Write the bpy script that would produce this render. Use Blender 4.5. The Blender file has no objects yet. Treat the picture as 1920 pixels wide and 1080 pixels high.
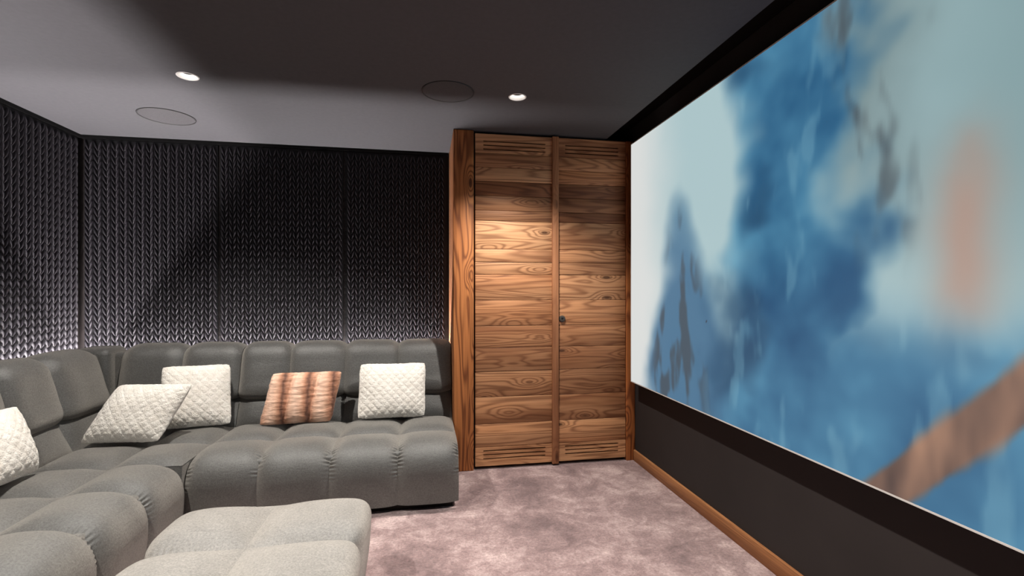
import bpy, bmesh, math, random
from mathutils import Vector, Matrix, noise as mnoise
random.seed(7)
sc = bpy.context.scene
C = sc.collection

# ------------------------------------------------------------------ camera, world, exposure
THETA = math.atan(166/915)
cam_d = bpy.data.cameras.new('camera'); cam = bpy.data.objects.new('camera', cam_d); C.objects.link(cam)
cam_d.sensor_width = 36; cam_d.lens = 915/1920*36; cam_d.shift_y = 5/1920; cam_d.clip_start = .02
HC = 1.215
cam.location = (0, 0, HC); cam.rotation_euler = (math.pi/2, 0, -THETA)
sc.camera = cam
w = bpy.data.worlds.new('world'); sc.world = w; w.use_nodes = True
w.node_tree.nodes['Background'].inputs[0].default_value = (.02, .02, .022, 1)
w.node_tree.nodes['Background'].inputs[1].default_value = 1
vs = sc.view_settings
vs.view_transform = 'Standard'; vs.look = 'None'; vs.gamma = 1; vs.use_curve_mapping = False; vs.exposure = 0.0
SPOT_W = 185; LED_E = 310; SPOT_COL = (1, .945, .87)
SCREEN_E = .95

# ------------------------------------------------------------------ constants of the room (metres)
XL, XR, YB, YF, H = -2.37, 1.495, 3.90, -1.40, 2.30
XC = 1.29                 # the ceiling stops here, a black slot runs to the screen wall
YW = 3.285                # wardrobe front

# ------------------------------------------------------------------ helpers
def tag(o, label=None, cat=None, group=None, kind=None):
    if label: o['label'] = label
    if cat: o['category'] = cat
    if group: o['group'] = group
    if kind: o['kind'] = kind
    return o
def link(name, me, mat=None, parent=None):
    o = bpy.data.objects.new(name, me); C.objects.link(o)
    if mat is not None and me is not None and len(me.materials) == 0: me.materials.append(mat)
    if parent is not None:
        o.parent = parent
    return o
def empty(name, loc=(0,0,0), rz=0):
    o = bpy.data.objects.new(name, None); C.objects.link(o)
    o.location = loc; o.rotation_euler = (0,0,rz); o.empty_display_size = .05
    return o
def mesh(name, v, f, smooth=False, sharp=None):
    me = bpy.data.meshes.new(name); me.from_pydata([tuple(p) for p in v], [], f)
    bm = bmesh.new(); bm.from_mesh(me); bmesh.ops.recalc_face_normals(bm, faces=bm.faces); bm.to_mesh(me); bm.free()
    if smooth:
        me.polygons.foreach_set('use_smooth', [True]*len(me.polygons))
        if sharp: me.set_sharp_from_angle(angle=math.radians(sharp))
    me.update(); return me
def box_me(name, x0, x1, y0, y1, z0, z1, bev=0, seg=2):
    bm = bmesh.new()
    bmesh.ops.create_cube(bm, size=1)
    for v in bm.verts:
        v.co = Vector((x0+(v.co.x+.5)*(x1-x0), y0+(v.co.y+.5)*(y1-y0), z0+(v.co.z+.5)*(z1-z0)))
    if bev: bmesh.ops.bevel(bm, geom=list(bm.edges), offset=bev, segments=seg, affect='EDGES', profile=.5)
    me = bpy.data.meshes.new(name); bm.to_mesh(me); bm.free()
    if bev: 
        me.polygons.foreach_set('use_smooth', [True]*len(me.polygons)); me.set_sharp_from_angle(angle=math.radians(50))
    return me
def boxes_me(name, bl, bev=0):
    bm = bmesh.new()
    for (x0,x1,y0,y1,z0,z1) in bl:
        r = bmesh.ops.create_cube(bm, size=1)
        for v in r['verts']:
            v.co = Vector((x0+(v.co.x+.5)*(x1-x0), y0+(v.co.y+.5)*(y1-y0), z0+(v.co.z+.5)*(z1-z0)))
        if bev:
            es = list({e for v in r['verts'] for e in v.link_edges})
            bmesh.ops.bevel(bm, geom=es, offset=bev, segments=1, affect='EDGES')
    me = bpy.data.meshes.new(name); bm.to_mesh(me); bm.free(); return me
def lathe_me(name, prof, n=40):
    """prof: (r, z) list revolved about z; r=0 ends collapse to a point"""
    v=[]; f=[]; rings=[]
    for r,z in prof:
        if r < 1e-6: rings.append([len(v)]); v.append((0,0,z))
        else:
            rings.append(list(range(len(v), len(v)+n)))
            v += [(r*math.cos(2*math.pi*k/n), r*math.sin(2*math.pi*k/n), z) for k in range(n)]
    for a,b in zip(rings, rings[1:]):
        for k in range(n):
            k2=(k+1)%n
            if len(a)==1 and len(b)==1: continue
            if len(a)==1: f.append((a[0], b[k], b[k2]))
            elif len(b)==1: f.append((a[k], a[k2], b[0]))
            else: f.append((a[k], a[k2], b[k2], b[k]))
    return mesh(name, v, f, True, 40)

# ------------------------------------------------------------------ materials
class NT:
    def __init__(s, name):
        s.m = bpy.data.materials.new(name); s.m.use_nodes = True
        s.t = s.m.node_tree; s.b = s.t.nodes['Principled BSDF']
    def n(s, kind, **kw):
        nd = s.t.nodes.new(kind)
        for k, v in kw.items():
            if k.startswith('i_'):
                key = k[2:]; key = int(key) if key.isdigit() else key.replace('_', ' ')
                nd.inputs[key].default_value = v
            else: setattr(nd, k, v)
        return nd
    def l(s, a, b): s.t.links.new(a, b)
    def math(s, op, a, b=None, c=None):
        nd = s.n('ShaderNodeMath', operation=op)
        for i, q in enumerate((a, b, c)):
            if q is None: continue
            if isinstance(q, (int, float)): nd.inputs[i].default_value = q
            else: s.l(q, nd.inputs[i])
        return nd.outputs[0]
    def ramp(s, fac, stops, interp='LINEAR'):
        nd = s.n('ShaderNodeValToRGB'); cr = nd.color_ramp; cr.interpolation = interp
        while len(cr.elements) < len(stops): cr.elements.new(.5)
        for e, (p, c) in zip(cr.elements, stops):
            e.position = p; e.color = (*c, 1) if len(c) == 3 else c
        s.l(fac, nd.inputs[0]); return nd.outputs[0]
    def mix(s, fac, a, b, blend='MIX'):
        nd = s.n('ShaderNodeMix', data_type='RGBA', blend_type=blend)
        for sock, q in ((nd.inputs[0], fac), (nd.inputs[6], a), (nd.inputs[7], b)):
            if isinstance(q, (int, float)): sock.default_value = q
            elif isinstance(q, tuple): sock.default_value = (*q, 1) if len(q) == 3 else q
            else: s.l(q, sock)
        return nd.outputs[2]
    def bump(s, h, strength, dist):
        nd = s.n('ShaderNodeBump'); nd.inputs['Strength'].default_value = strength; nd.inputs['Distance'].default_value = dist
        s.l(h, nd.inputs['Height']); s.l(nd.outputs[0], s.b.inputs['Normal']); return nd
    def p(s, **kw):
        for k, v in kw.items():
            key = k.replace('_', ' ')
            if isinstance(v, tuple) and len(v) == 3: v = (*v, 1)
            s.b.inputs[key].default_value = v
        return s
def noise(t, vec, scale, detail=3, rough=.55, dist=0):
    nd = t.n('ShaderNodeTexNoise'); nd.inputs['Scale'].default_value = scale; nd.inputs['Detail'].default_value = detail
    nd.inputs['Roughness'].default_value = rough; nd.inputs['Distortion'].default_value = dist
    if vec is not None: t.l(vec, nd.inputs['Vector'])
    return nd.outputs['Fac']
def objvec(t, scale=(1,1,1), rand=True, grain_rot=(0,0,0)):
    tc = t.n('ShaderNodeTexCoord'); mp = t.n('ShaderNodeMapping'); mp.inputs['Scale'].default_value = scale
    mp.inputs['Rotation'].default_value = grain_rot
    if rand:
        oi = t.n('ShaderNodeObjectInfo'); cm = t.n('ShaderNodeCombineXYZ')
        r1 = t.math('MULTIPLY', oi.outputs['Random'], 31.7); r2 = t.math('MULTIPLY', oi.outputs['Random'], 17.3)
        t.l(r1, cm.inputs[0]); t.l(r2, cm.inputs[1]); t.l(r1, cm.inputs[2])
        ad = t.n('ShaderNodeVectorMath', operation='ADD'); t.l(tc.outputs['Object'], ad.inputs[0]); t.l(cm.outputs[0], ad.inputs[1])
        t.l(ad.outputs[0], mp.inputs['Vector'])
    else: t.l(tc.outputs['Object'], mp.inputs['Vector'])
    return mp.outputs[0]

def plain(name, col, rough=.6, spec=.4, nscale=0, namt=.15, bump=0):
    t = NT(name); t.p(Base_Color=col, Roughness=rough); t.b.inputs['Specular IOR Level'].default_value = spec
    if nscale:
        v = objvec(t, rand=False); nf = noise(t, v, nscale, 4)
        c = t.ramp(nf, [(.3, tuple(q*(1-namt) for q in col)), (.7, tuple(q*(1+namt) for q in col))])
        t.l(c, t.b.inputs['Base Color'])
        if bump: t.bump(nf, bump, .002)
    return t.m

def wood(name, axis, light, mid, dark, contrast=1.0, rough=.55):
    """pine with cathedral grain along axis ('x','y','z'); 'tone' object property darkens/greys old boards"""
    t = NT(name)
    g, a = .55, 7.0
    sc_ = {'x': (g, a, a), 'y': (a, g, a), 'z': (a, a, g)}[axis]
    fs = {'x': (3, 140, 140), 'y': (140, 3, 140), 'z': (140, 140, 3)}[axis]
    ks = {'x': (3.2, 9, 9), 'y': (9, 3.2, 9), 'z': (9, 9, 3.2)}[axis]
    v = objvec(t, sc_); vf = objvec(t, fs); vk = objvec(t, ks)
    n1 = noise(t, v, 1.0, 2.2, .5, .35)
    # knots pull the rings around them
    vo = t.n('ShaderNodeTexVoronoi', voronoi_dimensions='3D'); vo.inputs['Scale'].default_value = .75; vo.inputs['Randomness'].default_value = 1
    t.l(vk, vo.inputs['Vector'])
    kd = vo.outputs['Distance']
    pull = t.math('MULTIPLY', t.math('POWER', t.math('MAXIMUM', t.math('SUBTRACT', 1.0, t.math('MULTIPLY', kd, 2.2)), 0.0), 2.0), .35)
    ring = t.math('ADD', n1, pull)
    s1 = t.math('SINE', t.math('MULTIPLY', ring, 85.0))
    s1 = t.math('ADD', t.math('MULTIPLY', s1, .5), .5)
    s1 = t.math('POWER', s1, 2.2)
    nf = noise(t, vf, 1.0, 3, .6)
    n2 = noise(t, v, .35, 2, .5)
    base = t.ramp(n2, [(.30, mid), (.62, light)])
    n3 = noise(t, v, .55, 4, .6, .4)
    base = t.mix(1.0, base, t.ramp(n3, [(.36, (.60,.52,.48)), (.52, (1,1,1)), (.66, (1.12,1.06,1.0))]), 'MULTIPLY')
    col = t.mix(t.math('MULTIPLY', s1, .70*contrast), base, dark)
    fine = t.ramp(nf, [(.3, (.68,.66,.64)), (.65, (1.1,1.1,1.1))])
    col = t.mix(.75, col, fine, 'MULTIPLY')
    knot = t.ramp(kd, [(.045, (.0,.0,.0)), (.11, (1,1,1))])
    vo2 = t.math('GREATER_THAN', noise(t, vk, .8, 0), .40)
    col = t.mix(t.math('MULTIPLY', t.math('SUBTRACT', 1.0, knot), .85), col, tuple(q*.35 for q in dark))
    at = t.n('ShaderNodeAttribute', attribute_type='OBJECT', attribute_name='tone')
    aged = t.mix(1.0, col, (.50,.44,.42), 'MULTIPLY')
    col = t.mix(at.outputs['Fac'], col, aged)
    t.l(col, t.b.inputs['Base Color'])
    t.p(Roughness=rough); t.b.inputs['Specular IOR Level'].default_value = .3
    hgt = t.math('SUBTRACT', t.math('MULTIPLY', nf, .5), t.math('MULTIPLY', s1, .5))
    t.bump(hgt, .35, .0025)
    return t.m

def velvet(name, col, sheen=(.26,.24,.215)):
    t = NT(name)
    v = objvec(t, rand=False)
    nap = noise(t, v, 5, 3, .6, .8); fine = noise(t, v, 150, 4, .85); brush = noise(t, objvec(t, (14, 14, 60), False), 1, 4, .65, .5)
    c = t.ramp(nap, [(.35, tuple(q*.85 for q in col)), (.65, tuple(q*1.12 for q in col))])
    c = t.mix(.8, c, t.ramp(fine, [(.32, (.45,.45,.45)), (.68, (1.5,1.5,1.5))]), 'MULTIPLY')
    c = t.mix(.35, c, t.ramp(brush, [(.35, (.75,.75,.75)), (.65, (1.2,1.2,1.2))]), 'MULTIPLY')
    t.l(c, t.b.inputs['Base Color'])
    t.p(Roughness=.57); t.b.inputs['Specular IOR Level'].default_value = 1.0
    bp = t.bump(t.math('ADD', t.math('MULTIPLY', fine, .6), t.math('MULTIPLY', brush, .5)), .6, .004)
    sh = t.n('ShaderNodeBsdfSheen', distribution='ASHIKHMIN'); sh.inputs['Roughness'].default_value = .55
    t.l(t.mix(.7, (*sheen, 1), t.ramp(fine, [(.3, (.45,.45,.45)), (.7, (1.4,1.4,1.4))]), 'MULTIPLY'), sh.inputs['Color'])
    t.l(bp.outputs[0], sh.inputs['Normal'])
    ad = t.n('ShaderNodeAddShader'); out = t.t.nodes['Material Output']
    t.l(t.b.outputs[0], ad.inputs[0]); t.l(sh.outputs[0], ad.inputs[1]); t.l(ad.outputs[0], out.inputs['Surface'])
    return t.m

def carpet():
    t = NT('mauve carpet')
    v = objvec(t, rand=False)
    big = noise(t, v, 2.6, 4, .62, .5); mid = noise(t, v, 10, 6, .75, .6); fine = noise(t, v, 75, 6, .9)
    k = t.math('ADD', t.math('MULTIPLY', big, .55), t.math('MULTIPLY', mid, .45))
    c = t.ramp(k, [(.38, (.150,.090,.090)), (.50, (.29,.190,.185)), (.62, (.52,.385,.37))])
    c = t.mix(.8, c, t.ramp(fine, [(.34, (.35,.33,.33)), (.66, (1.5,1.5,1.5))]), 'MULTIPLY')
    t.l(c, t.b.inputs['Base Color']); t.p(Roughness=.95); t.b.inputs['Specular IOR Level'].default_value = .1
    t.b.inputs['Sheen Weight'].default_value = .25
    t.bump(t.math('ADD', fine, t.math('MULTIPLY', mid, 1.2)), .7, .008)
    return t.m

M = {}
M['ceiling'] = plain('ceiling paint', (.078,.077,.082), .75, .2, 40, .05)
M['slot'] = plain('black slot', (.006,.006,.006), .9, .1)
M['wall'] = plain('charcoal wall', (.022,.018,.0175), .7, .25, 3, .12)
M['panel'] = plain('panel backing', (.008,.008,.009), .6, .3)
M['stitch'] = plain('satin black stitch', (.022,.020,.024), .5, .28)
M['carpet'] = carpet()
M['plank'] = wood('old pine boards', 'x', (.66,.36,.185), (.52,.24,.11), (.17,.058,.024), .9)
M['post'] = wood('red pine post', 'z', (.58,.25,.09), (.40,.13,.038), (.12,.03,.010), 1.1)
M['batten'] = wood('pine batten', 'z', (.48,.22,.105), (.40,.165,.075), (.23,.085,.04), .5)
M['skirt'] = wood('pine skirting', 'y', (.42,.20,.085), (.36,.155,.06), (.23,.09,.035), .5)
M['velvet'] = velvet('grey velvet', (.050,.0495,.047))
M['velvet_light'] = velvet('light grey velvet', (.125,.118,.110))
M['plinth'] = plain('black plinth', (.012,.011,.010), .6, .3)
M['metal'] = plain('dark iron', (.05,.045,.04), .4, .6)
M['white'] = plain('white reflector', (.85,.84,.82), .35, .5)
M['ring'] = plain('charcoal ring', (.03,.03,.03), .5, .4)
M['grille'] = plain('speaker grille', (.070,.068,.071), .8, .2, 500, .35, .3)
M['edge'] = plain('screen edge', (.55,.53,.51), .5, .3)
M['black'] = plain('matt black', (.010,.010,.010), .7, .2)

def emit(name, col, e):
    t = NT(name); t.p(Base_Color=(0,0,0)); t.b.inputs['Emission Color'].default_value = (*col, 1); t.b.inputs['Emission Strength'].default_value = e
    return t.m
M['led'] = emit('led diffuser', (1, .93, .94), LED_E)
M['lens'] = emit('lamp lens', (1, .95, .88), 14)

# ------------------------------------------------------------------ the setting
floor = link('floor', box_me('floor', XL-.1, XR+.1, YF-.1, YB+.1, -.06, 0), M['carpet'])
tag(floor, 'mauve mottled pile carpet covering the floor', kind='structure')
DL = [(-1.174, 2.723), (.518, 2.686), (-1.174, .95), (.518, .95), (-1.174, -.75), (.518, -.75)]
SP = [(-1.572, 3.375, .155), (.132, 2.681, .143)]
R_DL = .046
def ceiling_me():
    bm = bmesh.new(); edges = []
    def loop(pts):
        vs_ = [bm.verts.new((x, y, H)) for x, y in pts]
        for a, b in zip(vs_, vs_[1:]+vs_[:1]): edges.append(bm.edges.new((a, b)))
    loop([(XL-.1, YF-.1), (XC, YF-.1), (XC, YB+.1), (XL-.1, YB+.1)])
    for x, y in DL: loop([(x+R_DL*math.cos(k*math.pi/20), y+R_DL*math.sin(k*math.pi/20)) for k in range(40)])
    bmesh.ops.triangle_fill(bm, use_beauty=True, use_dissolve=False, edges=edges)
    # remove the discs inside the holes, if any were filled
    kill = [f for f in bm.faces if any((f.calc_center_median().xy-Vector(d)).length < R_DL*.97 for d in DL)]
    bmesh.ops.delete(bm, geom=kill, context='FACES_ONLY')
    r = bmesh.ops.extrude_face_region(bm, geom=list(bm.faces))
    for v in [g for g in r['geom'] if isinstance(g, bmesh.types.BMVert)]: v.co.z += .12
    bmesh.ops.recalc_face_normals(bm, faces=bm.faces)
    me = bpy.data.meshes.new('ceiling'); bm.to_mesh(me); bm.free(); return me
tag(link('ceiling', ceiling_me(), M['ceiling']), 'dark grey painted ceiling', kind='structure')
tag(link('trim_1', boxes_me('trim_1', [(XC, XR+.1, YF-.1, YB+.1, H+.10, H+.14)]), M['slot']), 'black ceiling slot above the projection screen', kind='structure')
tag(link('wall_left', box_me('wall_left', XL-.1, XL, YF-.1, YB+.1, 0, H), M['wall']), 'dark left wall behind the sofa', kind='structure')
tag(link('wall_back', box_me('wall_back', XL, XR+.1, YB, YB+.1, 0, H), M['wall']), 'dark back wall behind the knitted panels', kind='structure')
tag(link('wall_right', box_me('wall_right', XR, XR+.1, YF-.1, YB, 0, H+.10), M['wall']), 'charcoal wall behind the projection screen', kind='structure')
tag(link('wall_front', box_me('wall_front', XL, XR, YF-.1, YF, 0, H+.10), M['wall']), 'dark wall behind the viewer', kind='structure')
tag(link('baseboard_right', box_me('baseboard_right', XR-.016, XR, YF, YW-.002, 0, .077, .002), M['skirt']), 'orange-brown wooden skirting under the screen wall', kind='structure')
tag(link('trim_2', boxes_me('trim_2', [(XL, .19, YB-.03, YB, H-.022, H)]), M['slot']), 'black shadow gap over the back wall panels', kind='structure')
tag(link('trim_3', boxes_me('trim_3', [(XL, XL+.03, YF, YB-.03, H-.022, H)]), M['slot']), 'black shadow gap over the left wall panels', kind='structure')

# ------------------------------------------------------------------ knitted relief panels
def leaf_geo(sgn):
    """one stitch of the knit relief: a plump leaf leaning left or right, in the x-z plane, facing -y"""
    nu, nv = 8, 5
    L, W, T = .074, .0150, .016
    v=[]; f=[]
    ang = sgn*math.radians(17)
    for i in range(nu+1):
        u = i/nu; z = (u-.5)*L
        wid = W*.5*max(.0, math.sin(math.pi*min(1, u*.97+.015))**.62)
        for j in range(nv+1):
            q = j/nv*2-1
            x = q*wid; y = -T*math.sqrt(max(0, 1-q*q))*math.sin(math.pi*u)**.55 - .007*u
            xx = x*math.cos(ang) + z*math.sin(ang); zz = -x*math.sin(ang) + z*math.cos(ang)
            v.append((xx, y, zz))
    for i in range(nu):
        for j in range(nv):
            a = i*(nv+1)+j; f.append((a, a+1, a+nv+2, a+nv+1))
    return v, f
LEAF = {s: leaf_geo(s) for s in (-1, 1)}
LEAF_ME = {}
for s in (-1, 1):
    LEAF_ME[s] = mesh('stitch', *LEAF[s], smooth=True); LEAF_ME[s].materials.append(M['stitch'])
def knit_panel(label, width, z0, z1, loc, rz, singles=True, far_first=False):
    t = empty('knitted_wall_panel', loc, rz)
    tag(t, label, 'wall panel', 'knitted relief wall panels')
    link('backing', box_me('backing', .004, width-.004, -.012, 0, z0, z1), M['panel'], t)
    pair, row = .0545, .0465
    ncol = int((width-.016)/(pair/2)); off = (width-ncol*pair/2)/2
    cells=[]
    nrow = int((z1-z0-.07)/row)
    for r_ in range(nrow):
        z = z1-.045-r_*row
        for c_ in range(ncol):
            s = 1 if c_ % 2 else -1
            cells.append((off+(c_+.5)*pair/2, z, s))
    mw = Matrix.Translation(loc) @ Matrix.Rotation(rz, 4, 'Z')
    one=set()
    if singles:
        vis = [i for i, (x, z, s) in enumerate(cells) if z > .86]
        cw = Vector((0,0,HC))
        vis.sort(key=lambda i: (mw @ Vector((cells[i][0], 0, cells[i][1])) - cw).length)
        one = set(vis[:300])
    V=[]; F=[]
    for i, (x, z, s) in enumerate(cells):
        if i in one:
            o = bpy.data.objects.new('stitch', LEAF_ME[s]); C.objects.link(o); o.parent = t; o.location = (x, -.012, z)
        else:
            b = len(V); lv, lf = LEAF[s]
            V += [(x+p[0], p[1]-.012, z+p[2]) for p in lv]; F += [tuple(q+b for q in fc) for fc in lf]
    me = mesh('stitch_relief', V, F, True); o = link('stitch_relief', me, M['stitch'], t); o['kind'] = 'stuff'
    return t
PZ0, PZ1 = .66, H-.024
knit_panel('black knit-textured wall panel on the back wall nearest the room corner', .862, PZ0, PZ1, (-2.335, YB, 0), 0)
knit_panel('middle black knit-textured panel of the back wall, between two vertical joints', .868, PZ0, PZ1, (-1.467, YB, 0), 0)
knit_panel('black knit-textured panel of the back wall, right beside the wooden wardrobe', .776, PZ0, PZ1, (-.592, YB, 0), 0)
knit_panel('black knit-textured panel on the left wall, meeting the room corner', .882, PZ0, PZ1, (XL, 2.985, 0), math.pi/2)
knit_panel('black knit-textured panel on the left wall, farther from the room corner', .86, PZ0, PZ1, (XL, 2.12, 0), math.pi/2, singles=False)

# ------------------------------------------------------------------ LED strips behind the sofa
def led(label, x0, x1, y0, y1, z):
    t = empty('led_strip', ((x0+x1)/2, (y0+y1)/2, z)); tag(t, label, 'led strip', 'light strips behind the sofa')
    hx, hy = (x1-x0)/2, (y1-y0)/2
    link('channel', box_me('channel', -hx, hx, -hy, hy, -.012, 0), M['black'], t)
    wall_y = hx > hy
    link('bracket', box_me('bracket', -hx, hx, hy, YB-(y0+y1)/2, -.012, -.004) if wall_y else box_me('bracket', XL-(x0+x1)/2, -hx, -hy, hy, -.012, -.004), M['black'], t)
    k = .006
    link('diffuser', box_me('diffuser', -hx+k, hx-k, -hy+k, hy-k, 0, .003), M['led'], t)
led('light strip glowing up the back wall from behind the sofa', -2.26, .18, 3.792, 3.832, .648)
led('light strip glowing up the left wall from behind the sofa', XL+.065, XL+.108, .75, 3.78, .648)

# ------------------------------------------------------------------ ceiling fittings
def downlight(x, y, label, k=1.0):
    t = empty('ceiling_downlight', (x, y, H)); tag(t, label, 'downlight', 'recessed downlights')
    link('trim_ring', lathe_me('trim_ring', [(R_DL-.001, .004), (R_DL-.001, -.002), (R_DL+.004, -.002), (R_DL+.005, .0)]), M['white'], t)
    link('reflector', lathe_me('reflector', [(R_DL-.0015, 0), (.031, .020), (.031, .022), (R_DL-.001, .002)]), M['white'], t)
    link('baffle', lathe_me('baffle', [(.031, .021), (.022, .024), (.021, .034), (.024, .034), (.033, .024)]), M['black'], t)
    link('lens', lathe_me('lens', [(0, .025), (.016, .025), (.021, .028), (0, .028)]), M['lens'], t)
    ld = bpy.data.lights.new('downlight_lamp', 'SPOT'); ld.energy = SPOT_W*k; ld.color = SPOT_COL
    ld.spot_size = math.radians(114); ld.spot_blend = .85; ld.shadow_soft_size = .02
    lo = bpy.data.objects.new('downlight_lamp', ld); C.objects.link(lo); lo.parent = t; lo.location = (0, 0, -.004)
    return t
dl_lab = ['lit recessed downlight over the left end of the back sofa', 'lit recessed downlight in front of the wooden wardrobe',
  'lit recessed downlight over the left sofa section, nearer the viewer', 'lit recessed downlight over the open carpet, nearer the viewer',
  'lit recessed downlight at the rear left of the room', 'lit recessed downlight at the rear right of the room']
for (x, y), lb in zip(DL, dl_lab): downlight(x, y, lb, 1.35 if y < 2 else .9)
for (x, y, r), lb in zip(SP, ['round flush ceiling speaker in the lit ceiling above the sofa corner', 'round dark flush ceiling speaker left of the wardrobe downlight']):
    t = empty('ceiling_speaker', (x, y, H)); tag(t, lb, 'speaker', 'flush ceiling speakers')
    link('rim', lathe_me('rim', [(r-.005, .001), (r-.005, -.003), (r-.001, -.0045), (r, -.003), (r, .001)], 64), M['ring'], t)
    link('grille', lathe_me('grille', [(0, -.005), (r*.6, -.0048), (r-.008, -.0025), (r-.006, .0005), (0, .0005)], 64), M['grille'], t)

# ------------------------------------------------------------------ wardrobe
wr = empty('wooden_wardrobe', (.76, YW, 0)); tag(wr, 'tall built-in wardrobe of reclaimed orange-brown boards with two doors', 'wardrobe')
def wpart(name, b, mat, parent=wr, bev=.003, tone=0):
    x0,x1,y0,y1,z0,z1 = b; cx,cy,cz=(x0+x1)/2,(y0+y1)/2,(z0+z1)/2
    o = link(name, box_me(name, x0-cx, x1-cx, y0-cy, y1-cy, z0-cz, z1-cz, bev), mat, parent)
    base = Vector((0,0,0)) if parent is None else parent.matrix_world.translation
    o.location = Vector((cx,cy,cz)) - PL[parent.name]; PL[o.name] = Vector((cx,cy,cz)); o['tone'] = tone
    return o
PL = {wr.name: Vector((.76, YW, 0))}
wpart('post', (.197, .334, YW, YW+.11, 0, H-.002), M['post'], bev=.005)
wpart('post', (1.428, XR-.001, YW, YW+.10, 0, 2.285), M['post'], bev=.004)
wpart('side_panel', (.199, .222, YW+.11, YB-.001, 0, H-.002), M['batten'])
wpart('carcass', (.336, 1.426, YW+.045, YW+.075, 0.02, 2.27), M['black'], bev=0)
wpart('gap_shade', (.336, XR-.001, YW+.05, YW+.11, 2.285, H-.002), M['black'], bev=0)  # black strip painting in the shade of the gap between wardrobe and ceiling
zs = [2.282, 2.150, 2.055, 1.960, 1.862, 1.762, 1.692, 1.500, 1.410, 1.325, 1.150, .975, .825, .665, .490, .308, .152, .022]
tones = [.12, .25, .05, .95, .75, 1.0, 0, .10, .32, 0, .1, .15, .45, .55, .20, .12, .05, .10]
def plank(door, x0, x1, z0, z1, tone, vent=0):
    g = .0012; j = random.uniform(-.0015, .0015)
    y0, y1 = YW+.010+j, YW+.042
    if not vent:
        return wpart('plank', (x0, x1, y0, y1, z0+g, z1-g), M['plank'], door, .0018, tone)
    # vent board: three long slots cut through it
    cx, cz = (x0+x1)/2, (z0+z1)/2; w2, h2 = (x1-x0)/2, (z1-z0)/2-g; d = (y1-y0)/2
    mid = cz-vent*.012; sl, gap = .0085, .018
    sx = w2-.055
    zc = [mid-cz+k*(sl+gap) for k in (-1, 0, 1)]
    bl = [(-w2, -sx, -d, d, -h2, h2), (sx, w2, -d, d, -h2, h2), (-sx, sx, -d, d, zc[2]+sl/2, h2), (-sx, sx, -d, d, -h2, zc[0]-sl/2)]
    for a, b in zip(zc, zc[1:]): bl.append((-sx, sx, -d, d, a+sl/2, b-sl/2))
    o = link('plank', boxes_me('plank', bl), M['plank'], door)
    c = Vector((cx, (y0+y1)/2, cz)); o.location = c-PL[door.name]; PL[o.name] = c; o['tone'] = tone
    return o
for k, (x0, x1) in enumerate(((.345, .888), (.921, 1.424))):
    door = empty('door'); door.parent = wr; c = Vector(((x0+x1)/2, YW+.02, 0)); door.location = c-PL[wr.name]; PL[door.name] = c
    n = len(zs)-1
    for i in range(n):
        tn = tones[i] + random.uniform(-.06, .10)
        plank(door, x0, x1, zs[i+1], zs[i], max(0, min(1, tn)), 1 if i == 0 else (-1 if i == n-1 else 0))
    if k == 0:
        wpart('batten', (.880, .926, YW-.008, YW+.014, .012, 2.286), M['batten'], door, .004)
    else:
        lk = link('lock', lathe_me('lock', [(0,.010), (.008,.010), (.0095,.013), (.020,.011), (.0235,.004), (.0235,0), (0,0)]), M['metal'], door)
        c = Vector((.953, YW+.010, 1.018)); lk.location = c-PL[door.name]; lk.rotation_euler = (math.pi/2,0,0)
        kh = link('keyhole', boxes_me('keyhole', [(-.0015,.0015,-.0016,.0,-.006,.002), (-.003,.003,-.0018,.0,.001,.006)]), M['black'], lk)
        kh.location = (0, 0, .0105); kh.rotation_euler = (-math.pi/2, 0, 0)

# ------------------------------------------------------------------ projection screen
SX, SY1, SZ0, SZ1 = 1.418, 3.19, .583, 2.232
SW = (SZ1-SZ0)*16/9; SY0 = SY1-SW
scr = empty('projection_screen', (XR, (SY0+SY1)/2, SZ0)); tag(scr, 'large bright projection screen with a blue abstract picture on the right wall', 'screen')
def loc_part(name, me, mat, p): 
    o = link(name, me, mat, p); return o
cyS = (SY0+SY1)/2; hw = SW/2; hh = SZ1-SZ0
loc_part('mount', box_me('mount', SX+.030-XR, -.0005, -hw+.25, hw-.25, .25, hh-.25), M['black'], scr)
e = .006
loc_part('frame', boxes_me('frame', [(SX-XR-.001, SX-XR+.030, -hw, hw, 0, e), (SX-XR-.001, SX-XR+.030, -hw, hw, hh-e, hh), (SX-XR-.001, SX-XR+.030, -hw, -hw+e, e, hh-e), (SX-XR-.001, SX-XR+.030, hw-e, hw, e, hh-e)]), M['edge'], scr)
loc_part('backing', box_me('backing', SX-XR+.004, SX-XR+.030, -hw+e, hw-e, e, hh-e), M['black'], scr)
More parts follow.
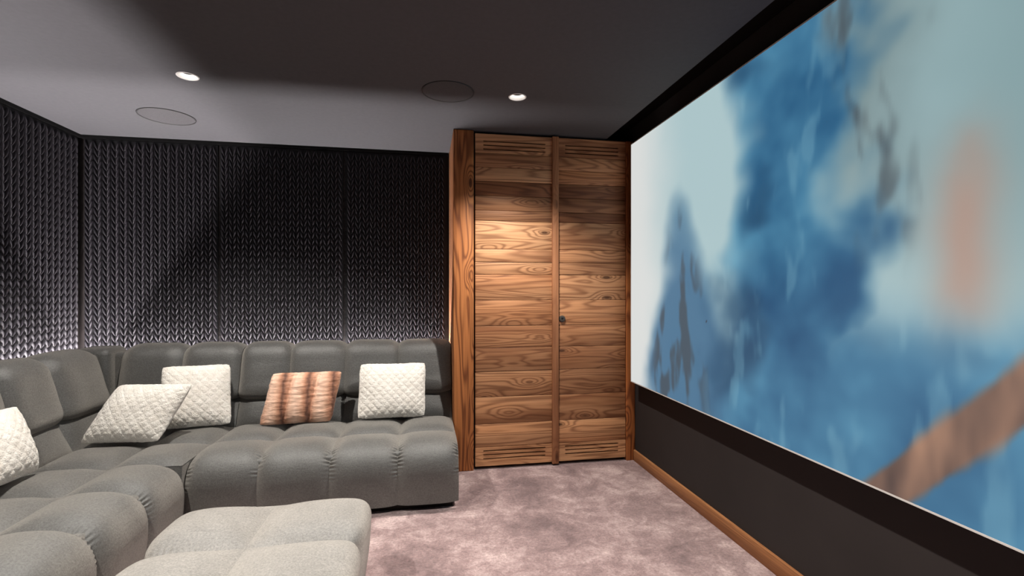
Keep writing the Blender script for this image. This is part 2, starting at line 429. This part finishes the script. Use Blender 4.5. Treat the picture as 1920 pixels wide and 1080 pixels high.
# the picture: soft colour fields, u runs from the wardrobe end (0) towards the viewer (1), v upwards
def lerp(a, b, t): return tuple(p+(q-p)*t for p, q in zip(a, b))
def sm(a, b, x):
    t = max(0, min(1, (x-a)/(b-a))) if a != b else float(x > a); return t*t*(3-2*t)
def srgb(c): return tuple(((q/255+.055)/1.055)**2.4 if q > 10 else q/255/12.92 for q in c)
def picture(u, v):
    n1 = mnoise.fractal(Vector((u*3.1, v*2.2, 1.7)), 1.0, 2.0, 4); n2 = mnoise.fractal(Vector((u*7+9, v*4, 4.2)), 1.0, 2.0, 4)
    n3 = mnoise.fractal(Vector((u*26, v*5+3, 8.8)), 1.0, 2.0, 3)
    c = lerp((222,224,222), (176,201,205), sm(.03, .25, u+.05*n1))
    c = lerp(c, (132,160,164), sm(.5, .78, u+.06*n1)*sm(.15, .6, v)*.9)
    c = lerp(c, (96,112,114), .6*sm(.52,.62,u+.04*n2)*sm(.74,.60,u+.04*n2)*sm(.35,.8,v))
    # low blue drift near the far end
    edge = .72*math.exp(-((u-.22)/.12)**2)+.22*n1
    c = lerp(c, (60,104,140), .85*sm(-.10, .22, edge-v)*sm(.05,.14,u+.04*n2))
    c = lerp(c, (66,64,66), .6*sm(.05,.45,n3+.3*n2)*sm(.0,.25, edge-v)*sm(.08,.14,u)*sm(.36,.26,u))
    # large blue drift falling down the middle and spreading along the lower half
    k = sm(.36, .46, u+.10*n1+.03*n2)*sm(.68, .56, u+.10*n2-.04*n1)
    low = sm(-.10, .14, .40-.25*max(0, u-.55)+.16*n1-v)*sm(.29,.42,u+.06*n2)
    blue = lerp((42,92,130), (82,140,172), .5+.9*n2)
    blue = lerp(blue, (34,70,102), sm(.1,.5,n1)*.8)
    blue = lerp(blue, (124,172,192), sm(.25,.6,n3)*.35)
    c = lerp(c, blue, max(k, low))
    c = lerp(c, (62,66,72), .75*sm(-.2,.3,n3+n1*.5)*sm(.55,.62,u+.05*n2)*sm(.70,.63,u+.05*n2)*sm(.30,.7,v))
    c = lerp(c, (190,132,110), .6*math.exp(-((u-.715+.03*n1)/.03)**2-((v-.49+.1*n2)/.13)**2))
    # rust-brown drift low down at the near end
    d = (v-.01-(u-.655)*1.9)/2.1
    c = lerp(c, lerp((92,72,66), (146,112,94), .5+1.2*n3), sm(.030+.012*n3, .018, abs(d)))
    return srgb(tuple(max(4, min(250, q)) for q in c))
NU, NV = 300, 150
V=[]; F=[]; cols=[]
for j in range(NV+1):
    for i in range(NU+1):
        u, v = i/NU, j/NV
        V.append((SX-XR, hw-e-u*(SW-2*e), e+v*(hh-2*e))); cols.append(picture(u, v))
for j in range(NV):
    for i in range(NU):
        a = j*(NU+1)+i; F.append((a, a+NU+1, a+NU+2, a+1))
me = bpy.data.meshes.new('picture'); me.from_pydata(V, [], F)
ca = me.color_attributes.new('picture', 'FLOAT_COLOR', 'POINT')
ca.data.foreach_set('color', [q for c in cols for q in (*c, 1)])
t = NT('projected picture'); at = t.n('ShaderNodeAttribute', attribute_name='picture')
t.p(Base_Color=(.02,.02,.02), Roughness=.8); t.l(at.outputs['Color'], t.b.inputs['Emission Color']); t.b.inputs['Emission Strength'].default_value = SCREEN_E
t.b.inputs['Specular IOR Level'].default_value = .1
link('picture', me, t.m, scr)

# ------------------------------------------------------------------ upholstery
def resample(pts, n):
    """dense polyline through control points with rounded (Catmull-Rom) corners"""
    P = [Vector(p) for p in pts]; out=[]
    Q = [P[0]*2-P[1]]+P+[P[-1]*2-P[-2]]
    for i in range(1, len(Q)-2):
        p0,p1,p2,p3 = Q[i-1],Q[i],Q[i+1],Q[i+2]
        for k in range(16):
            t = k/16
            out.append(.5*((2*p1)+(-p0+p2)*t+(2*p0-5*p1+4*p2-p3)*t*t+(-p0+3*p1-3*p2+p3)*t**3))
    out.append(P[-1])
    L=[0]
    for a,b in zip(out,out[1:]): L.append(L[-1]+(b-a).length)
    res=[]; j=0
    for k in range(n+1):
        d = L[-1]*k/n
        while j < len(L)-2 and L[j+1] < d: j += 1
        f = (d-L[j])/max(1e-9, L[j+1]-L[j]); res.append(out[j].lerp(out[j+1], f))
    return res, L[-1]
def arc_profile(pts, n=44): return resample(pts, n)
def puff_me(name, prof, w0, w1, to3, B=.03, p=3.2, pin0=True, pin1=True, gather=None, q=6, ns=30, sgn=1, seed=0, end=None):
    """an upholstered puff: a profile swept over a width, swelling between its seams.
    gather=(t_lo,t_hi,amp): little pleats along the side seams"""
    pts, L = prof; nt = len(pts)-1
    rnd = random.Random(seed)
    ph = [rnd.uniform(0, 6.28) for _ in range(6)]
    V=[]; F=[]
    ss=[math.sin(math.pi/2*(2*k/ns-1)) for k in range(ns+1)]
    for i in range(nt+1):
        a = pts[max(0,i-1)]; b = pts[min(nt,i+1)]; tg = (b-a).normalized(); nr = Vector((-tg.y, tg.x))*sgn
        t = i/nt
        g = 1.0
        if pin0 and t < .5: g *= 1-(1-2*t)**q
        if pin1 and t > .5: g *= 1-(2*t-1)**q
        if end is not None: g *= 1-(1-end)*sm(.45, .95, t)
        for k, s in enumerate(ss):
            bl = B*g*(1-abs(s)**p)
            bl += .004*mnoise.noise(Vector((s*1.3+seed*3.1, t*3.0, seed*1.7)))*(1-abs(s)**4)*g
            if gather:
                lo, hi, am = gather
                wt = sm(lo-.05, lo+.05, t)*sm(hi+.06, hi-.05, t)*sm(.76, .96, abs(s))*sm(1.0, .99, abs(s))*sm(-.35, .35, mnoise.noise(Vector((t*11, s*.7+seed*2.3, 3.3))))
                if wt > 0:
                    sd = 0 if s < 0 else 1
                    bl += am*wt*(math.sin(t*L/.019*6.283+ph[sd]+2.0*mnoise.noise(Vector((t*9, sd*5+seed, 0)))) - .3)
            c = pts[i]+nr*bl
            V.append(to3(c.x, w0+(s+1)/2*(w1-w0), c.y))
    for i in range(nt):
        for k in range(ns):
            a = i*(ns+1)+k; F.append((a, a+1, a+ns+2, a+ns+1))
    # close it with a fan to a point inside
    ring = [k for k in range(ns+1)]+[i*(ns+1)+ns for i in range(1,nt+1)]+[nt*(ns+1)+k for k in range(ns-1,-1,-1)]+[i*(ns+1) for i in range(nt-1,0,-1)]
    cen = Vector((0,0,0))
    for r_ in ring: cen += Vector(V[r_])
    cen /= len(ring)
    mid = pts[nt//2]; a = pts[max(0,nt//2-1)]; b = pts[nt//2+1]; tg=(b-a).normalized(); nr = Vector((-tg.y,tg.x))*sgn
    ins = Vector(to3(mid.x-nr.x*.05, (w0+w1)/2, mid.y-nr.y*.05))
    V.append(tuple(cen*.4+ins*.6)); ci = len(V)-1
    for a, b in zip(ring, ring[1:]+ring[:1]): F.append((a, b, ci))
    return mesh(name, V, F, True, 55)

ZS = .338           # seam level of the seats
Y0, Y1, Y2 = 2.715, 3.05, 3.385      # front edge, row split, foot of the backrest (distance from back wall counts for both runs)
front_prof = arc_profile([(Y1, ZS), (Y1-.12, ZS+.004), (Y0+.115, ZS-.004), (Y0+.045, ZS-.036), (Y0+.012, ZS-.10), (Y0+.006, ZS-.19), (Y0+.018, .045)], 150)
rear_prof = arc_profile([(Y2+.01, ZS), (Y2-.1, ZS), (Y1+.1, ZS), (Y1, ZS)], 24)
lumb_prof = arc_profile([(Y2+.125, .545), (Y2+.075, .44), (Y2+.02, ZS-.01)], 22)
back_prof = arc_profile([(3.71, .800), (3.68, .826), (3.60, .832), (3.535, .800), (3.505, .720), (3.478, .62), (3.458, .555), (3.472, .520), (3.52, .512)], 56)
def B3(a, wd, z): return (wd, a, z)                 # back run: profile in y-z, width along x
def L3(a, wd, z): return (1.54-a, wd, z)            # left run: profile in x-z, width along y
XE = [-1.188, -.85, -.495, -.14, .193]
def add_puffs(root, spec):
    for k, (nm, prof, w0, w1, to3, kw) in enumerate(spec):
        c = Vector(root.location)
        f3 = (lambda a, wd, z, T=to3: tuple(Vector(T(a, wd, z))-c))
        link(nm, puff_me(nm, prof, w0, w1, f3, seed=hash((nm, k, round(w0,2))) % 97 if False else k*7+len(nm), **kw), root['_mat'] if False else MATV, root)
MATV = M['velvet']
FR = dict(B=.040, p=4.2, end=.45, pin1=False, gather=(.42, .70, .0062), q=5, sgn=-1, ns=40)
RE = dict(B=.040, p=4.0, sgn=-1, q=3.6)
LU = dict(B=.034, p=3, sgn=-1, q=4)
BK = dict(B=.036, p=5, sgn=-1, q=6, ns=40)
def sgn_fix(d, s): d = dict(d); d['sgn'] = s; return d

# orientation: profiles run towards the viewer / downwards, so the outer side lies to the right of travel
def check(prof):
    pts, L = prof; i = len(pts)//3; tg = (pts[i+1]-pts[i]).normalized(); return Vector((-tg.y, tg.x))
# back section
sb = empty('sofa_section', (-.49, 3.2, 0)); tag(sb, 'grey velvet tufted sofa section along the back wall beside the wardrobe', 'sofa', 'modular velvet sofa')
spec=[]
for a, b in zip(XE, XE[1:]): spec.append(('seat_puff', front_prof, a, b, B3, FR)); spec.append(('seat_puff', rear_prof, a, b, B3, RE))
XB = [-1.19, -.885, -.53, -.175, .193]
for a, b in zip(XB, XB[1:]): spec.append(('lumbar_puff', lumb_prof, a, b, B3, LU)); spec.append(('back_puff', back_prof, a, b, B3, BK))
add_puffs(sb, spec)
def rbox(root, name, x0, x1, y0, y1, z0, z1, mat, bev=.01):
    c = root.location; return link(name, box_me(name, x0-c.x, x1-c.x, y0-c.y, y1-c.y, z0-c.z, z1-c.z, bev, 3), mat, root)
rbox(sb, 'seat_body', XE[0]+.004, XE[-1]-.008, Y0+.045, 3.70, .045, ZS-.012, MATV, .02)
rbox(sb, 'back_shell', XB[0]+.002, XE[-1]-.004, 3.55, 3.725, .045, .815, MATV, .03)
rbox(sb, 'plinth', XE[0]+.01, XE[-1]-.03, Y0+.06, 3.68, 0, .046, M['plinth'], .003)
# corner section
XF, XM, XBk = 1.54-Y0, 1.54-Y1, 1.54-Y2      # -1.175, -1.51, -1.845
sk = empty('sofa_section', (-1.7, 3.2, 0)); tag(sk, 'grey velvet tufted corner section of the sofa in the corner of the panelled walls', 'sofa', 'modular velvet sofa')
spec=[]
flat = lambda a, b: arc_profile([(a, ZS), (a*.7+b*.3, ZS), (a*.3+b*.7, ZS), (b, ZS)], 24)
for (ya, yb) in ((Y1, 2.702), (Y2+.02, Y1)):
    spec.append(('seat_puff', flat(ya, yb), XM, -1.19, B3, RE)); spec.append(('seat_puff', flat(ya, yb), XBk-.02, XM, B3, RE))
for a, b in ((-1.545, -1.193), (-1.90, -1.545)):
    spec.append(('lumbar_puff', lumb_prof, a, b, B3, LU)); spec.append(('back_puff', back_prof, a, b, B3, BK))
for a, b in ((3.03, 3.43), (2.703, 3.03)):
    spec.append(('lumbar_puff', lumb_prof, a, b, L3, sgn_fix(LU, -1))); spec.append(('back_puff', back_prof, a, b, L3, sgn_fix(BK, -1)))
add_puffs(sk, spec)
rbox(sk, 'seat_body', XBk-.3, -1.192, 2.704, 3.70, .045, ZS-.003, MATV, .004)
rbox(sk, 'back_shell', -2.185, -1.193, 3.55, 3.725, .045, .815, MATV, .03)
rbox(sk, 'back_shell', -2.185, -2.01, 2.703, 3.60, .045, .815, MATV, .03)
rbox(sk, 'corner_block', -2.17, -1.955, 3.475, 3.71, .40, .85, MATV, .045)
rbox(sk, 'plinth', -2.14, -1.2, 2.73, 3.68, 0, .046, M['plinth'], .003)
# left section
sl_ = empty('sofa_section', (-1.7, 1.7, 0)); tag(sl_, 'grey velvet tufted sofa section along the left wall, nearest the viewer', 'sofa', 'modular velvet sofa')
YE = [2.699, 2.375, 2.035, 1.695, 1.355, 1.015, .70]
spec=[]
for a, b in zip(YE[1:], YE):
    spec.append(('seat_puff', front_prof, a, b, L3, FR)); spec.append(('seat_puff', rear_prof, a, b, L3, RE))
YG = [2.699, 2.35, 1.97, 1.63, 1.29, .99, .70]
for a, b in zip(YG[1:], YG):
    spec.append(('lumbar_puff', lumb_prof, a, b, L3, LU)); spec.append(('back_puff', back_prof, a, b, L3, BK))
add_puffs(sl_, spec)
rbox(sl_, 'seat_body', -1.935, XF-.045, YE[-1]+.01, YE[0]-.003, .045, ZS-.012, MATV, .02)
rbox(sl_, 'back_shell', -2.185, -2.01, YE[-1]+.004, 2.699, .045, .815, MATV, .03)
rbox(sl_, 'plinth', -2.14, XF-.06, YE[-1]+.03, YE[0]-.004, 0, .046, M['plinth'], .003)

# ottoman
MATV = M['velvet_light']
OX0, OX1, OY0, OY1, OZ = -.885, -.236, 1.36, 2.095, .352
OXM, OYM = -.585, 1.765
ot = empty('ottoman', ((OX0+OX1)/2, (OY0+OY1)/2, 0)); tag(ot, 'light grey velvet tufted square ottoman standing free on the carpet', 'ottoman')
def oprof(xm, xe, s):
    r = .03
    return arc_profile([(xm, OZ), (xm+(xe-xm)*.5, OZ+.002), (xe-s*.06, OZ-.002), (xe-s*.010, OZ-.014), (xe-s*.003, OZ-.05), (xe, OZ-.16), (xe-s*.01, .04)], 120)
spec=[]
OT = dict(B=.042, p=3.8, pin1=False, q=3.8, end=.4, ns=40, gather=(.10, .45, .0026))
for (a, b) in ((OYM, OY1), (OY0, OYM)):
    spec.append(('seat_puff', oprof(OXM, OX1, 1), a, b, lambda a_, wd, z: (a_, wd, z), dict(OT, sgn=1)))
    spec.append(('seat_puff', oprof(OXM, OX0, -1), a, b, lambda a_, wd, z: (a_, wd, z), dict(OT, sgn=-1)))
add_puffs(ot, spec)
rbox(ot, 'seat_body', OX0+.012, OX1-.012, OY0+.008, OY1-.004, .045, OZ-.008, MATV, .015)
rbox(ot, 'plinth', OX0+.04, OX1-.04, OY0+.04, OY1-.04, 0, .046, M['plinth'], .003)

# ------------------------------------------------------------------ cushions
def quilt_mat():
    t = NT('cream quilted fur'); v = objvec(t)
    f1 = noise(t, v, 150, 3, .7); f2 = noise(t, v, 22, 3)
    c = t.ramp(f2, [(.3, (.82,.77,.70)), (.7, (.93,.89,.83))])
    c = t.mix(.35, c, t.ramp(f1, [(.3, (.8,.78,.75)), (.7, (1.1,1.1,1.1))]), 'MULTIPLY')
    t.l(c, t.b.inputs['Base Color']); t.p(Roughness=.9); t.b.inputs['Specular IOR Level'].default_value = .1
    t.b.inputs['Sheen Weight'].default_value = .3
    t.bump(t.math('ADD', f1, t.math('MULTIPLY', f2, .7)), .8, .007); return t.m
def fur_mat():
    t = NT('brown banded fur'); tc = t.n('ShaderNodeTexCoord'); sp = t.n('ShaderNodeSeparateXYZ'); t.l(tc.outputs['Object'], sp.inputs[0])
    hair = noise(t, objvec(t, (12, 12, 70), False), 1, 4, .65, .4); blot = noise(t, objvec(t, rand=False), 26, 4, .6)
    xw = t.math('ADD', sp.outputs[0], t.math('MULTIPLY', t.math('SUBTRACT', blot, .5), .035))
    band = t.math('ABSOLUTE', t.math('SUBTRACT', t.math('FRACT', t.math('ADD', t.math('DIVIDE', xw, .145), .5)), .5))   # 0 mid band .. .5 at the seam
    c = t.ramp(band, [(.0, (.86,.58,.44)), (.20, (.76,.46,.32)), (.36, (.48,.22,.125)), (.48, (.15,.055,.028))])
    c = t.mix(.7, c, t.ramp(hair, [(.3, (.55,.48,.44)), (.65, (1.2,1.2,1.2))]), 'MULTIPLY')
    t.l(c, t.b.inputs['Base Color']); t.p(Roughness=.7); t.b.inputs['Sheen Weight'].default_value = .3
    t.bump(hair, .7, .006); return t.m
def cushion_me(name, w, h, T, kind, seed=0):
    """lies in the local x-z plane, standing on its lower edge at z=0; front towards -y"""
    n = 110; V=[]; F=[]
    def shape(u, v, side):
        pin = .055
        cr = 1-.08*(abs(u)*abs(v))**4
        x = w/2*u*(1-pin*(1-v*v)*abs(u)**2)*cr; z = h/2*v*(1-pin*(1-u*u)*abs(v)**2)*cr
        th = T*max(0, (1-abs(u)**2.6)*(1-abs(v)**2.6))**.62
        if kind == 'quilt':
            a = (x+z)/.026; b = (x-z)/.026
            ra = 1-abs(math.sin(a*math.pi*.5))**.6*1.0; rb = 1-abs(math.sin(b*math.pi*.5))**.6
            th -= .0040*max(ra, rb)*min(1, th/.02)
        else:
            q = abs(((x/.145+.5) % 1)-.5)
            th -= .016*sm(.36, .5, q)*min(1, th/.03)
            th += .0035*mnoise.noise(Vector((x*14, z*55, seed)))*min(1, th/.02)
        th += .007*mnoise.noise(Vector((x*7+seed, z*7, side*3)))*min(1, th/.02)
        e = .004*mnoise.noise(Vector((x*60, z*60, seed)))
        return (x+e*.6, side*th + .012*mnoise.noise(Vector((x*3, z*3, seed+5))), z+h/2+e*.6)
    idx = {}
    gs = [math.sin(math.pi/2*(2*k/n-1))*.55+(2*k/n-1)*.45 for k in range(n+1)]
    for side in (-1, 1):
        for j in range(n+1):
            for i in range(n+1):
                bd = i in (0, n) or j in (0, n)
                if side == 1 and bd: idx[(1,i,j)] = idx[(-1,i,j)]; continue
                idx[(side,i,j)] = len(V); V.append(shape(gs[i], gs[j], side))
        for j in range(n):
            for i in range(n):
                q = (idx[(side,i,j)], idx[(side,i+1,j)], idx[(side,i+1,j+1)], idx[(side,i,j+1)]); F.append(q if side == -1 else q[::-1])
    return mesh(name, V, F, True)
QM, FM = quilt_mat(), fur_mat()
def cushion(label, kind, BL, BR, TL, T, seed, cat='cushion'):
    """a cushion spanned by three of its corners (bottom left, bottom right, top left), T its half thickness"""
    BL, BR, TL = Vector(BL), Vector(BR), Vector(TL); e1, e2 = BR-BL, TL-BL
    w, h = e1.length, e2.length
    me = cushion_me('cushion', w, h, T, kind, seed)
    n = e2.cross(e1).normalized()      # front side, -y in the flat cushion
    e1n, e2n = e1.normalized(), e2.normalized(); org = (BL+BR)/2
    for v in me.vertices:
        p = v.co.copy(); v.co = e1n*p.x + e2n*p.z - n*p.y
    me.update()
    o = link('fur_cushion' if kind == 'fur' else 'quilted_cushion', me, FM if kind == 'fur' else QM)
    o.location = org
    tag(o, label, cat, 'cushions on the sofa'); return o
cushion('cream quilted cushion standing upright at the wardrobe end of the sofa', 'quilt', (-.430, 3.27, .378), (.020, 3.27, .378), (-.425, 3.375, .735), .062, 1)
cushion('brown banded faux-fur cushion leaning on the back section', 'fur', (-1.01, 3.23, .376), (-.570, 3.262, .376), (-.955, 3.335, .695), .060, 2)
cushion('cream quilted cushion leaning on the backrest behind another cream cushion', 'quilt', (-1.545, 3.22, .378), (-1.165, 3.295, .378), (-1.59, 3.33, .755), .062, 3)
cushion('cream quilted cushion slumped on one corner at the sofa corner, in front', 'quilt', (-1.855, 3.03, .374), (-1.435, 2.99, .376), (-1.73, 3.17, .680), .075, 4)
cushion('cream quilted cushion on the left section, cut off by the left picture edge', 'quilt', (-1.75, 2.22, .39), (-1.735, 2.60, .385), (-1.85, 2.24, .70), .070, 5)
